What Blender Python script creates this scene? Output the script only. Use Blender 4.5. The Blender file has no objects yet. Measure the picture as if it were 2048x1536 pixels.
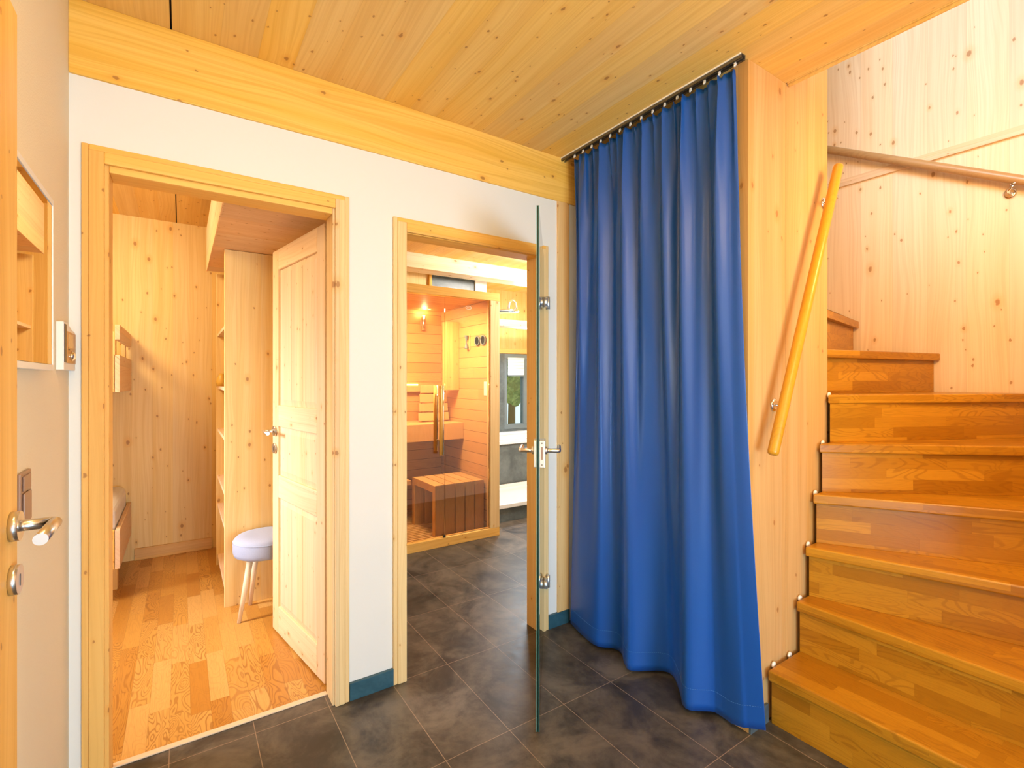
import bpy, bmesh, math, random
from mathutils import Vector, Matrix
random.seed(7)
D = bpy.data; SC = bpy.context.scene; COL = SC.collection
R = math.radians

# ------------------------------------------------------------------ camera, world, exposure, lights
cam = D.cameras.new('camera'); camo = D.objects.new('camera', cam); COL.objects.link(camo)
cam.sensor_width = 36; cam.lens = 980/2048*36; cam.shift_y = -7/2048
cam.clip_start = 0.02
camo.location = (0, 0, 1.31); camo.rotation_euler = (R(90), 0, R(-34.04))
SC.camera = camo
SC.view_settings.view_transform = 'Standard'; SC.view_settings.look = 'None'
SC.view_settings.gamma = 1; SC.view_settings.use_curve_mapping = False
SC.view_settings.exposure = 0.0
w = D.worlds.new('world'); SC.world = w; w.use_nodes = True
w.node_tree.nodes['Background'].inputs[0].default_value = (0.75, 0.88, 1.0, 1)
w.node_tree.nodes['Background'].inputs[1].default_value = 1.3

WARM = (1.0, 0.70, 0.36); COOL = (0.62, 0.82, 1.0); NEUT = (1.0, 0.93, 0.82)
def area(name, loc, target, size, power, color, sy=None, spread=None):
    l = D.lights.new(name, 'AREA'); l.energy = power; l.color = color
    l.shape = 'RECTANGLE'; l.size = size; l.size_y = sy or size
    if spread: l.spread = R(spread)
    o = D.objects.new(name, l); COL.objects.link(o); o.location = loc
    d = Vector(target) - Vector(loc)
    o.rotation_euler = d.to_track_quat('-Z', 'Y').to_euler()
    return o
# hall: warm ceiling lamp behind the camera, plus two added fills
area('hall_lamp', (0.75, -0.55, 2.42), (0.9, 0.6, 0), 0.5, 18, WARM)
area('hall_lamp', (-0.05, 0.75, 2.46), (0.0, 0.9, 0), 0.25, 7, WARM)
area('hall_warm_fill', (0.6, -0.9, 1.2), (0.7, 0.9, 2.5), 1.2, 34, (1.0, 0.78, 0.5))  # unseen warm fill added to brighten the ceiling
area('hall_cool_fill', (0.7, -2.05, 0.65), (0.8, 2.0, 0.25), 1.3, 70, (0.32, 0.66, 1.0), 0.9)  # unseen cool fill, added low to tint the lower wall blue
# stairwell: daylight of the upper floor window, warm wall lamp
area('upper_daylight', (-0.6, 0.2, 4.0), (3.4, 0.9, 3.0), 1.6, 210, (0.62, 0.80, 1.0))
area('stair_lamp', (2.2, 0.10, 2.28), (3.39, 0.9, 1.2), 0.3, 18, (1.0, 0.66, 0.28))
# bedroom
area('bedroom_lamp', (-0.9, 3.1, 2.4), (0.0, 3.6, 0.9), 0.5, 34, (1.0, 0.76, 0.42))
area('bedroom_daylight', (-2.05, 3.05, 1.55), (0.4, 2.95, 0.6), 0.45, 15, (0.90, 0.90, 1.0), 0.6, 60)
# bathroom
area('bath_lamp', (3.1, 3.2, 2.42), (2.8, 4.0, 0.6), 0.35, 70, NEUT)
area('bath_beam_fill', (3.3, 3.3, 1.5), (2.9, 4.3, 2.5), 1.0, 12, (1.0, 0.95, 0.86))  # unseen fill light added to whiten the beam
area('bath_daylight', (3.75, 4.95, 1.95), (2.9, 3.2, 0.2), 0.6, 38, COOL, 0.7)
area('sauna_lamp', (1.60, 3.75, 1.9), (1.85, 4.0, 0.3), 0.35, 38, (1.0, 0.78, 0.45))

# ------------------------------------------------------------------ node helpers
class NT:
    def __init__(s, name):
        s.m = D.materials.new(name); s.m.use_nodes = True
        s.t = s.m.node_tree; s.n = s.t.nodes; s.l = s.t.links
        s.b = s.n['Principled BSDF']
        s.tc = s.n.new('ShaderNodeTexCoord')
        x = s.n.new('ShaderNodeSeparateXYZ'); s.l.new(s.tc.outputs['Object'], x.inputs[0])
        s.x, s.y, s.z = x.outputs
    def _in(s, sock, v):
        if isinstance(v, (int, float)): sock.default_value = v
        elif isinstance(v, tuple): sock.default_value = v if len(v) == 4 or sock.type == 'VECTOR' else (*v, 1)
        else: s.l.new(v, sock)
    def M(s, op, a, b=None, c=None):
        n = s.n.new('ShaderNodeMath'); n.operation = op
        s._in(n.inputs[0], a)
        if b is not None: s._in(n.inputs[1], b)
        if c is not None: s._in(n.inputs[2], c)
        return n.outputs[0]
    def V(s, x, y, z=0.0):
        n = s.n.new('ShaderNodeCombineXYZ')
        for i, v in enumerate((x, y, z)): s._in(n.inputs[i], v)
        return n.outputs[0]
    def noise(s, v, scale, detail=2, rough=.5, dist=0, out=0):
        n = s.n.new('ShaderNodeTexNoise'); s.l.new(v, n.inputs['Vector'])
        n.inputs['Scale'].default_value = scale; n.inputs['Detail'].default_value = detail
        n.inputs['Roughness'].default_value = rough; n.inputs['Distortion'].default_value = dist
        return n.outputs[out]
    def white(s, v, out='Value'):
        n = s.n.new('ShaderNodeTexWhiteNoise'); n.noise_dimensions = '3D'; s.l.new(v, n.inputs['Vector'])
        return n.outputs[out]
    def mix(s, f, a, b, blend='MIX'):
        n = s.n.new('ShaderNodeMix'); n.data_type = 'RGBA'; n.blend_type = blend
        s._in(n.inputs[0], f); s._in(n.inputs[6], a); s._in(n.inputs[7], b)
        return n.outputs[2]
    def rng(s, v, a, b, c=0., d=1., smooth=True):
        n = s.n.new('ShaderNodeMapRange')
        if smooth: n.interpolation_type = 'SMOOTHSTEP'
        s._in(n.inputs[0], v)
        for i, q in enumerate((a, b, c, d)): s._in(n.inputs[1+i], q)
        return n.outputs[0]
    def hsv(s, col, h=.5, sat=1., v=1.):
        n = s.n.new('ShaderNodeHueSaturation')
        s._in(n.inputs['Hue'], h); s._in(n.inputs['Saturation'], sat); s._in(n.inputs['Value'], v)
        s.l.new(col, n.inputs['Color']); return n.outputs[0]
    def bump(s, h, strength=.2, dist=.002):
        n = s.n.new('ShaderNodeBump'); n.inputs['Strength'].default_value = strength
        n.inputs['Distance'].default_value = dist; s.l.new(h, n.inputs['Height'])
        s.l.new(n.outputs[0], s.b.inputs['Normal'])
    def set(s, col=None, rough=None, metal=None, spec=None, **k):
        if col is not None: s._in(s.b.inputs['Base Color'], col)
        if rough is not None: s._in(s.b.inputs['Roughness'], rough)
        if metal is not None: s._in(s.b.inputs['Metallic'], metal)
        if spec is not None: s._in(s.b.inputs['Specular IOR Level'], spec)
        return s.m
    def uv(s, ax):
        # v runs along the grain, u across it, on any axis-aligned face
        if ax == 'Z': return s.M('ADD', s.x, s.y), s.z
        if ax == 'X': return s.M('ADD', s.y, s.z), s.x
        return s.M('ADD', s.x, s.z), s.y

def plain(name, col, rough=.5, metal=0., spec=.5):
    k = NT(name); return k.set((*col, 1), rough, metal, spec)

def pine(name, ax, a=(0.90, 0.66, 0.36), b=(0.83, 0.55, 0.25), strip=.115, knot=1.0, rough=.5, seed=0., grain=1.0, kscale=1.0):
    k = NT(name); u, v = k.uv(ax)
    u = k.M('ADD', u, 10.0+seed); v = k.M('ADD', v, 10.0+seed*1.7)
    sid = k.M('FLOOR', k.M('DIVIDE', u, strip))
    sfr = k.M('FRACT', k.M('DIVIDE', u, strip))
    tone = k.white(k.V(sid, 3.3+seed, 0.0))
    off = k.M('MULTIPLY', tone, 7.0)
    vv = k.M('ADD', v, off)
    # soft growth lines
    wob = k.noise(k.V(k.M('MULTIPLY', u, 5.0), k.M('MULTIPLY', vv, 0.8), off), 1.0, 2)
    lines = k.noise(k.V(k.M('ADD', k.M('MULTIPLY', u, 110.0), k.M('MULTIPLY', wob, 14.0)), k.M('MULTIPLY', vv, 1.2), off), 1.0, 2, .6)
    lines = k.rng(lines, .38, .68)
    broad = k.noise(k.V(k.M('MULTIPLY', u, 14.0), k.M('MULTIPLY', vv, .5), off), 1.0, 3)
    col = k.mix(k.rng(broad, .3, .7), (*a, 1), (*b, 1))
    col = k.mix(k.M('MULTIPLY', lines, .30*grain), col, (b[0]*.80, b[1]*.68, b[2]*.52, 1))
    col = k.hsv(col, .5, k.M('ADD', .94, k.M('MULTIPLY', tone, .14)), k.M('ADD', .93, k.M('MULTIPLY', tone, .12)))
    seam = k.M('LESS_THAN', k.M('ABSOLUTE', k.M('SUBTRACT', sfr, .5)), .493)
    # knots: one Voronoi for small, one for larger clustered ones
    wn = k.noise(k.V(k.M('MULTIPLY', u, 90.0), k.M('MULTIPLY', v, 60.0), 0.0), 1.0, 2, .6)
    u = k.M('ADD', u, k.M('MULTIPLY', wn, .010)); v = k.M('ADD', v, k.M('MULTIPLY', wn, -.008))
    def knots(su, sv, thr, rmin, rmax, sd):
        n = k.n.new('ShaderNodeTexVoronoi'); n.voronoi_dimensions = '2D'; n.feature = 'F1'
        k.l.new(k.V(k.M('ADD', k.M('MULTIPLY', u, su), sd), k.M('MULTIPLY', v, sv)), n.inputs['Vector']); n.inputs['Scale'].default_value = 1.0
        pos = n.outputs['Position']; dist = n.outputs['Distance']
        rr = k.white(pos); r2 = k.white(k.V(rr, sd, 1.7))
        rad = k.M('ADD', rmin, k.M('MULTIPLY', k.M('POWER', r2, 2.0), rmax-rmin))
        on = k.M('LESS_THAN', rr, thr)
        core = k.M('SUBTRACT', 1.0, k.rng(k.M('DIVIDE', dist, rad), .55, 1.05))
        halo = k.M('SUBTRACT', 1.0, k.rng(k.M('DIVIDE', dist, rad), .8, 3.2))
        return k.M('MULTIPLY', core, on), k.M('MULTIPLY', halo, on)
    c1, h1 = knots(13/kscale, 8/kscale, .30*knot, .04, .10, 2.1+seed)
    c2, h2 = knots(6/kscale, 3.6/kscale, .40*knot, .035, .075, 9.3+seed)
    core = k.M('MAXIMUM', c1, c2); halo = k.M('MAXIMUM', k.M('MULTIPLY', h1, .3), k.M('MULTIPLY', h2, .75))
    col = k.mix(k.M('MULTIPLY', halo, .55), col, (a[0]*.86, a[1]*.60, a[2]*.30, 1))
    col = k.mix(k.M('MULTIPLY', core, .72), col, (0.34, 0.13, 0.03, 1))
    col = k.mix(k.M('MULTIPLY', k.M('SUBTRACT', 1.0, seam), .22), col, (b[0]*.6, b[1]*.5, b[2]*.35, 1))
    k.bump(k.M('ADD', lines, k.M('MULTIPLY', core, -1.0)), .12, .001)
    return k.set(col, rough, 0., .35)

def plank(name, ax, wd, ln, cols, rough=.35, fig=1.0, seed=0., gap=.25, spec=.5, wob=.25):
    k = NT(name); u, v = k.uv(ax)
    oi = k.n.new('ShaderNodeObjectInfo').outputs['Random']
    u = k.M('ADD', k.M('ADD', u, 20.0+seed), k.M('MULTIPLY', k.M('FLOOR', k.M('MULTIPLY', oi, 50.0)), wd)); v = k.M('ADD', v, k.M('ADD', 20.0, k.M('MULTIPLY', oi, 3.1)))
    ru = k.M('DIVIDE', u, wd); row = k.M('FLOOR', ru)
    sh = k.white(k.V(row, 5.1+seed, 0.0))
    rv = k.M('ADD', k.M('DIVIDE', v, ln), k.M('MULTIPLY', sh, 3.0)); colm = k.M('FLOOR', rv)
    t = k.white(k.V(row, colm, 1.0+seed)); t2 = k.white(k.V(row, colm, 8.0+seed))
    base = k.mix(k.rng(t, 0., .5, smooth=False), (*cols[0], 1), (*cols[1], 1))
    base = k.mix(k.rng(t, .5, 1., smooth=False), base, (*cols[2], 1))
    o = k.M('MULTIPLY', t2, 31.0)
    n1 = k.noise(k.V(k.M('MULTIPLY', u, 9.0), k.M('MULTIPLY', v, 2.2), o), 1.0, 2, .5, .6)
    rings = k.M('SINE', k.M('ADD', k.M('MULTIPLY', n1, 190.0*fig), k.M('MULTIPLY', u, 120.0)))
    rings = k.rng(rings, .1, 1.0)
    gap_w = .0008 if gap < 1 else .002
    fine = k.noise(k.V(k.M('MULTIPLY', u, 380.0), k.M('MULTIPLY', v, 9.0), o), 1.0, 2, .7)
    figm = k.M('MULTIPLY', rings, k.M('ADD', .12, k.M('MULTIPLY', k.rng(t2, .2, .9), .55)))
    col = k.mix(k.M('MULTIPLY', figm, fig), base, (cols[0][0]*.55, cols[0][1]*.42, cols[0][2]*.3, 1))
    col = k.mix(k.M('MULTIPLY', k.rng(fine, .45, .75), .25), col, (cols[0][0]*.6, cols[0][1]*.5, cols[0][2]*.4, 1))
    fu = k.M('FRACT', ru); fv = k.M('FRACT', rv)
    e = k.M('MAXIMUM', k.M('GREATER_THAN', k.M('ABSOLUTE', k.M('SUBTRACT', fu, .5)), .5-gap_w/wd),
            k.M('GREATER_THAN', k.M('ABSOLUTE', k.M('SUBTRACT', fv, .5)), .5-.0008/ln))
    col = k.mix(k.M('MULTIPLY', e, min(gap, .9)), col, (cols[0][0]*.25, cols[0][1]*.2, cols[0][2]*.15, 1))
    k.bump(k.M('ADD', rings, fine), .06, .001)
    return k.set(col, rough, 0., spec)

def slate(name, c1=(0.038, 0.033, 0.029), c2=(0.145, 0.122, 0.098), rough=.38, tiles=True):
    k = NT(name)
    big = k.noise(k.V(k.x, k.y, k.z), 4.2, 6, .66, .6)
    mid = k.noise(k.V(k.x, k.y, k.z), 22, 4, .65)
    f = k.M('ADD', k.M('MULTIPLY', big, .75), k.M('MULTIPLY', mid, .25))
    col = k.mix(k.rng(f, .36, .66), (*c1, 1), (*c2, 1))
    if tiles:
        def ln(c, o, s): 
            q = k.M('FRACT', k.M('ADD', k.M('DIVIDE', k.M('SUBTRACT', c, o), s), 50.5))
            return k.M('LESS_THAN', k.M('ABSOLUTE', k.M('SUBTRACT', q, .5)), .0013/s)
        g = k.M('MAXIMUM', ln(k.x, 1.547, .2635), ln(k.y, 1.525, .5175))
        tid = k.white(k.V(k.M('FLOOR', k.M('DIVIDE', k.M('SUBTRACT', k.x, 1.547), .2635)), k.M('FLOOR', k.M('DIVIDE', k.M('SUBTRACT', k.y, 1.525), .5175)), 0.0))
        col = k.hsv(col, .5, 1.0, k.M('ADD', .82, k.M('MULTIPLY', tid, .36)))
        col = k.mix(g, col, (.27, .20, .15, 1))
        k._in(k.b.inputs['Roughness'], k.M('ADD', k.M('MULTIPLY', mid, .25), rough-.12))
        k.bump(k.M('SUBTRACT', k.M('MULTIPLY', mid, .4), g), .25, .002)
        k._in(k.b.inputs['Base Color'], col); k._in(k.b.inputs['Specular IOR Level'], .45)
        return k.m
    k.bump(mid, .15, .002)
    return k.set(col, rough)

def plaster(name, col, bs=.25, sc=160):
    k = NT(name); n = k.noise(k.V(k.x, k.y, k.z), sc, 3, .6)
    k.bump(n, bs, .003); return k.set((*col, 1), .85, 0, .2)

def thin_glass(name, tint=(0.93, 0.98, 0.96), ior=1.5, rough=0.0):
    k = NT(name)
    tr = k.n.new('ShaderNodeBsdfTransparent'); tr.inputs[0].default_value = (*tint, 1)
    gl = k.n.new('ShaderNodeBsdfGlossy'); gl.inputs['Roughness'].default_value = rough
    fr = k.n.new('ShaderNodeFresnel'); fr.inputs[0].default_value = ior
    mx = k.n.new('ShaderNodeMixShader')
    k.l.new(fr.outputs[0], mx.inputs[0]); k.l.new(tr.outputs[0], mx.inputs[1]); k.l.new(gl.outputs[0], mx.inputs[2])
    k.l.new(mx.outputs[0], k.n['Material Output'].inputs['Surface']); return k.m

def emit(name, col, st):
    k = NT(name); k.set((*col, 1), .6)
    k.b.inputs['Emission Color'].default_value = (*col, 1); k.b.inputs['Emission Strength'].default_value = st
    return k.m

PA = (0.88, 0.58, 0.24); PB = (0.82, 0.48, 0.16)
P = {
 'pZ': pine('pine_vertical', 'Z', PA, PB),
 'pWall': pine('pine_wall', 'Z', (0.93, 0.69, 0.31), (0.88, 0.61, 0.23), strip=.125, knot=1.25, seed=1.3),
 'pFar': pine('pine_stair_wall', 'Z', (0.89, 0.70, 0.49), (0.85, 0.63, 0.41), strip=.16, knot=1.2, seed=4.7),
 'pPanel': pine('pine_panel', 'Z', (0.70, 0.42, 0.17), (0.63, 0.35, 0.12), strip=.2, knot=.55, seed=2.2),
 'pCeil': pine('pine_ceiling', 'Y', (0.91, 0.61, 0.20), (0.85, 0.52, 0.14), strip=.12, knot=1.1, seed=3.1, kscale=.7),
 'pBeam': pine('pine_beam', 'X', (0.92, 0.60, 0.18), (0.86, 0.52, 0.12), strip=.36, knot=.55, seed=5.9, grain=1.5),
 'pX': pine('pine_horizontal', 'X', (0.89, 0.56, 0.18), (0.82, 0.46, 0.12), strip=.2, knot=.6, seed=6.1),
 'pCase': pine('pine_casing', 'Z', (0.88, 0.55, 0.18), (0.80, 0.45, 0.12), strip=.2, knot=1.0, seed=8.3, kscale=.8),
 'pCaseL': pine('pine_casing_pale', 'Z', (0.86, 0.66, 0.36), (0.78, 0.56, 0.28), strip=.2, knot=.8, seed=9.3, kscale=.8),
 'pDoor': pine('pine_door', 'Z', (0.88, 0.67, 0.42), (0.82, 0.58, 0.33), strip=.11, knot=.9, seed=7.7, kscale=.75),
 'pDoorX': pine('pine_door_rail', 'X', (0.88, 0.67, 0.42), (0.82, 0.58, 0.33), strip=.3, knot=.9, seed=7.2, kscale=.75),
 'pBathLit': pine('pine_bath_beam_lit', 'X', (0.92, 0.80, 0.60), (0.88, 0.72, 0.48), strip=.3, knot=.6, seed=2.9),  # paler than the other pine: bright light put into the colour
 'pPale': pine('pine_pale', 'Y', (0.86, 0.64, 0.42), (0.80, 0.55, 0.33), strip=.2, knot=.7, seed=1.9, kscale=.6),
 'pSoff': pine('pine_soffit', 'X', (0.82, 0.56, 0.34), (0.75, 0.48, 0.27), strip=.3, knot=1.2, seed=3.9, kscale=.6),
 'oak': plank('oak_stair', 'Y', .045, .38, ((0.37, 0.145, 0.005), (0.46, 0.195, 0.009), (0.56, 0.255, 0.016)), .34, .55, 1.0, .12),
 'parq': plank('oak_parquet', 'Y', .068, .42, ((0.50, 0.22, 0.035), (0.60, 0.30, 0.055), (0.70, 0.40, 0.12)), .30, .9, 2.0, .3),
 'spruce': plank('sauna_panel', 'X', .095, 4.0, ((0.55, 0.27, 0.07), (0.62, 0.33, 0.10), (0.68, 0.38, 0.12)), .5, .25, 3.0, 1.6),
 'spruceY': plank('sauna_side_panel', 'Y', .095, 4.0, ((0.58, 0.30, 0.09), (0.64, 0.35, 0.11), (0.68, 0.38, 0.13)), .5, .25, 3.0, 1.6),
 'alder': plank('sauna_slat', 'Z', .3, 3.0, ((0.62, 0.36, 0.13), (0.66, 0.40, 0.15), (0.70, 0.43, 0.17)), .5, .2, 4.0, .0),
 'slate': slate('slate_tile'), 'slateP': slate('slate_skirting', (0.02, 0.075, 0.11), (0.045, 0.13, 0.18), .4, False),
 'slateB': slate('slate_bath', (0.07, 0.09, 0.10), (0.14, 0.17, 0.18), .35, False),
 'white': plaster('white_wall', (0.80, 0.80, 0.78), .08, 90), 'cream': plaster('cream_plaster', (0.86, 0.77, 0.60), .45, 220),
 'steel': plain('brushed_steel', (0.72, 0.70, 0.66), .28, 1.0), 'chrome': plain('chrome', (0.85, 0.85, 0.85), .12, 1.0),
 'alu': plain('silver_lock', (0.78, 0.80, 0.80), .3, .85), 'dark': plain('dark_gap', (0.015, 0.012, 0.01), .8),
 'rail': plain('anodised_rail', (0.22, 0.20, 0.17), .35, .8), 'wplas': plain('white_plastic', (0.85, 0.83, 0.80), .4),
 'brownp': plain('bronze_plastic', (0.34, 0.22, 0.17), .35, .3), 'black': plain('black_plastic', (0.03, 0.025, 0.02), .3),
 'mirror': plain('mirror', (0.92, 0.92, 0.90), .01, 1.0), 'glass': thin_glass('clear_glass'),
 'sglass': thin_glass('sauna_glass', (0.93, 0.86, 0.80), 1.65), 'gedge': plain('glass_edge', (0.003, 0.02, 0.015), .25),
 'gedge2': plain('glass_edge_light', (0.06, 0.28, 0.27), .2),
 'enamel': plain('white_enamel', (0.78, 0.80, 0.82), .15), 'grey': plain('window_grey', (0.16, 0.20, 0.22), .45),
 'linen': plaster('white_linen', (0.88, 0.89, 0.93), .3, 60), 'blind': plain('white_blind', (0.72, 0.80, 0.88), .8),
 'strip': emit('led_strip', (1.0, 0.70, 0.25), 9.0), 'bulb': emit('lamp_glow', (1.0, 0.78, 0.42), 12.0),
 'etch': plain('etched_white', (0.9, 0.9, 0.88), .5), 'thresh': plain('threshold_oak', (0.78, 0.60, 0.42), .5),
}
def fabric():
    k = NT('blue_satin'); 
    n = k.noise(k.V(k.M('MULTIPLY', k.y, 700.0), k.M('MULTIPLY', k.z, 700.0), k.x), 1.0, 1)
    wv = k.noise(k.V(k.x, k.y, k.z), 5, 2)
    col = k.mix(k.M('MULTIPLY', wv, .3), (0.005, 0.082, 0.38, 1), (0.004, 0.066, 0.32, 1))
    k.bump(n, .05, .0005); k.set(col, .36, 0, .6)
    k.b.inputs['Sheen Weight'].default_value = .08; k.b.inputs['Sheen Roughness'].default_value = .4
    k.b.inputs['Sheen Tint'].default_value = (0.5, 0.6, 1, 1)
    return k.m
P['blue'] = fabric()
P['stitch'] = plain('hem_stitch', (0.10, 0.28, 0.62), .7)
def feltm():
    k = NT('grey_felt'); n = k.noise(k.V(k.x, k.y, k.z), 420, 2, .8); k.bump(n, .5, .002)
    return k.set(k.mix(n, (0.30, 0.34, 0.46, 1), (0.44, 0.48, 0.60, 1)), .95, 0, .1)
P['felt'] = feltm()
def leafm():
    k = NT('foliage'); n = k.noise(k.V(k.x, k.y, k.z), 6, 4, .7)
    return k.set(k.mix(k.rng(n, .35, .65), (0.06, 0.18, 0.05, 1), (0.35, 0.55, 0.22, 1)), .7)
P['leaf'] = leafm()
P['bark'] = plain('bark', (0.16, 0.11, 0.07), .9)
P['grass'] = plain('grass', (0.30, 0.42, 0.18), .9)

# ------------------------------------------------------------------ mesh helpers
class MB:
    def __init__(s): s.v = []; s.f = []; s.m = []; s.sm = []
    def add(s, vs, fs, mi=0, smooth=False):
        o = len(s.v); s.v += [tuple(q) for q in vs]
        for f in fs: s.f.append([i+o for i in f]); s.m.append(mi); s.sm.append(smooth)
        return s
    def box(s, x0, x1, y0, y1, z0, z1, mi=0):
        vs = [(x, y, z) for z in (z0, z1) for y in (y0, y1) for x in (x0, x1)]
        return s.add(vs, [(0,2,3,1), (4,5,7,6), (0,1,5,4), (2,6,7,3), (0,4,6,2), (1,3,7,5)], mi)
    def prism(s, poly, z0, z1, mi=0):
        n = len(poly); a = sum(poly[i][0]*poly[(i+1) % n][1]-poly[(i+1) % n][0]*poly[i][1] for i in range(n))
        if a < 0: poly = poly[::-1]
        vs = [(x, y, z0) for x, y in poly] + [(x, y, z1) for x, y in poly]
        fs = [tuple(range(n))[::-1], tuple(range(n, 2*n))] + [(i, (i+1) % n, n+(i+1) % n, n+i) for i in range(n)]
        return s.add(vs, fs, mi)
    def tube(s, pts, r, seg=16, mi=0, caps=True, smooth=True):
        pts = [Vector(p) for p in pts]; rs = r if isinstance(r, (list, tuple)) else [r]*len(pts)
        vs = []; up = None
        for i, p in enumerate(pts):
            t = (pts[min(i+1, len(pts)-1)]-pts[max(i-1, 0)]).normalized()
            if up is None: up = Vector((0, 0, 1)) if abs(t.z) < .9 else Vector((1, 0, 0))
            a = t.cross(up).normalized(); b = t.cross(a).normalized(); up = -b if b.dot(up) < 0 else b
            a = t.cross(up).normalized()
            for j in range(seg):
                q = 2*math.pi*j/seg; vs.append(p + rs[i]*(math.cos(q)*a + math.sin(q)*up))
        fs = [(i*seg+j, i*seg+(j+1) % seg, (i+1)*seg+(j+1) % seg, (i+1)*seg+j) for i in range(len(pts)-1) for j in range(seg)]
        s.add(vs, fs, mi, smooth)
        if caps:
            o = len(s.v)-len(vs)
            s.f.append([o+j for j in range(seg)][::-1]); s.m.append(mi); s.sm.append(False)
            s.f.append([o+(len(pts)-1)*seg+j for j in range(seg)]); s.m.append(mi); s.sm.append(False)
        return s
    def lathe(s, prof, c=(0, 0, 0), axis='Z', seg=32, mi=0, sx=1., sy=1.):
        vs = []
        for r, h in prof:
            for j in range(seg):
                q = 2*math.pi*j/seg; a, b = r*math.cos(q)*sx, r*math.sin(q)*sy
                p = {'Z': (a, b, h), 'X': (h, a, b), 'Y': (b, h, a)}[axis]
                vs.append((c[0]+p[0], c[1]+p[1], c[2]+p[2]))
        n = len(prof)
        fs = [(i*seg+j, i*seg+(j+1) % seg, (i+1)*seg+(j+1) % seg, (i+1)*seg+j) for i in range(n-1) for j in range(seg)]
        s.add(vs, fs, mi, True)
        o = len(s.v)-len(vs)
        for i, rev in ((0, True), (n-1, False)):
            f = [o+i*seg+j for j in range(seg)]; s.f.append(f[::-1] if rev else f); s.m.append(mi); s.sm.append(False)
        return s
    def build(s, name, mats, parent=None, bevel=0., loc=None, rot=None, segs=2):
        if not isinstance(mats, (list, tuple)): mats = [mats]
        me = D.meshes.new(name); me.from_pydata(s.v, [], s.f); 
        for m in mats: me.materials.append(m if not isinstance(m, str) else P[m])
        for i, p in enumerate(me.polygons): p.material_index = s.m[i]; p.use_smooth = s.sm[i]
        bm = bmesh.new(); bm.from_mesh(me); bmesh.ops.recalc_face_normals(bm, faces=bm.faces); bm.to_mesh(me); bm.free()
        o = D.objects.new(name, me); COL.objects.link(o)
        if parent is not None: o.parent = parent
        if loc: o.location = loc
        if rot: o.rotation_euler = rot
        if bevel:
            b = o.modifiers.new('bevel', 'BEVEL'); b.width = bevel; b.segments = segs; b.limit_method = 'ANGLE'
        return o
def box(name, m, x0, x1, y0, y1, z0, z1, parent=None, bevel=0., **k):
    off = Vector((0, 0, 0))
    return MB().box(x0, x1, y0, y1, z0, z1).build(name, m, parent, bevel, **k)
def tag(o, label, cat=None, group=None):
    if label: o['label'] = label
    if cat: o['category'] = cat
    if group: o['group'] = group
    return o
def struct(o): o['kind'] = 'structure'; return o
def empty(name, loc, rz=0., label=None, cat=None, group=None):
    o = D.objects.new(name, None); COL.objects.link(o); o.location = loc; o.rotation_euler = (0, 0, rz)
    o.empty_display_size = .1
    return tag(o, label, cat, group)
def wbox(m, x0, x1, y0, y1, z0, z1, o):      # box given in world coordinates for a child of empty at o
    return m.box(x0-o[0], x1-o[0], y0-o[1], y1-o[1], z0-o[2], z1-o[2])

# ------------------------------------------------------------------ the shell
CZ = 2.505
struct(MB().box(-.29, 1.9, -2.2, 2.145, -.12, 0).box(1.9, 4.5, -.0, 5.6, -.12, 0).box(.705, 1.9, 2.145, 5.6, -.12, 0).build('floor', 'slate'))
struct(MB().box(-2.1, .705, 2.145, 4.5, -.12, 0).build('floor', 'parq'))
# ceiling: two solid timber slabs with an open joint
struct(MB().box(-2.2, -.031, -2.3, 5.7, CZ, CZ+.2).build('ceiling', 'pCeil'))
struct(MB().box(-.025, 2.015, -2.3, 5.7, CZ, CZ+.2).box(2.015, 4.5, 2.16, 5.7, CZ, CZ+.2).build('ceiling', 'pCeil'))
struct(box('ceiling_joint', 'dark', -.04, -.015, -2.3, 5.7, CZ+.02, CZ+.19))
struct(MB().box(-.7, 3.6, -1.2, 5.6, 4.9, 5.0).build('ceiling', 'white'))
struct(MB().box(2.016, 2.022, -.05, 1.012, CZ-.003, CZ+.2).box(2.024, 2.034, -.05, 1.012, CZ-.012, CZ+.2).build('trim_1', 'pBeam', bevel=.001))
# door wall
wl = MB()
for a in ((-.29, -.205, 0, 2.3), (.517, .815, 0, 2.3), (1.545, 1.747, 0, 2.3), (-.205, .517, 2.0, 2.3), (.815, 1.545, 1.965, 2.3), (1.747, 3.5, 0, 2.3)):
    wl.box(a[0], a[1], 2.04, 2.14, a[2], a[3])
struct(wl.build('wall_back', 'white'))
struct(MB().box(-.29, 3.5, 2.031, 2.145, 2.27, CZ).build('trim_2', 'pBeam', bevel=.002))
struct(box('trim_3', 'pZ', 1.667, 1.747, 2.031, 2.05, .07, 2.27, bevel=.0015))
struct(MB().box(.571, .7565, 2.026, 2.042, 0, .071).build('baseboard_back', 'slateP', bevel=.001))
struct(MB().box(1.6025, 1.7465, 2.026, 2.042, 0, .071).build('baseboard_back', 'slateP', bevel=.001))
struct(MB().box(1.746, 1.868, 1.006, 1.0155, 0, .071).build('baseboard_stair', 'slateB', bevel=.001))
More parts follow.
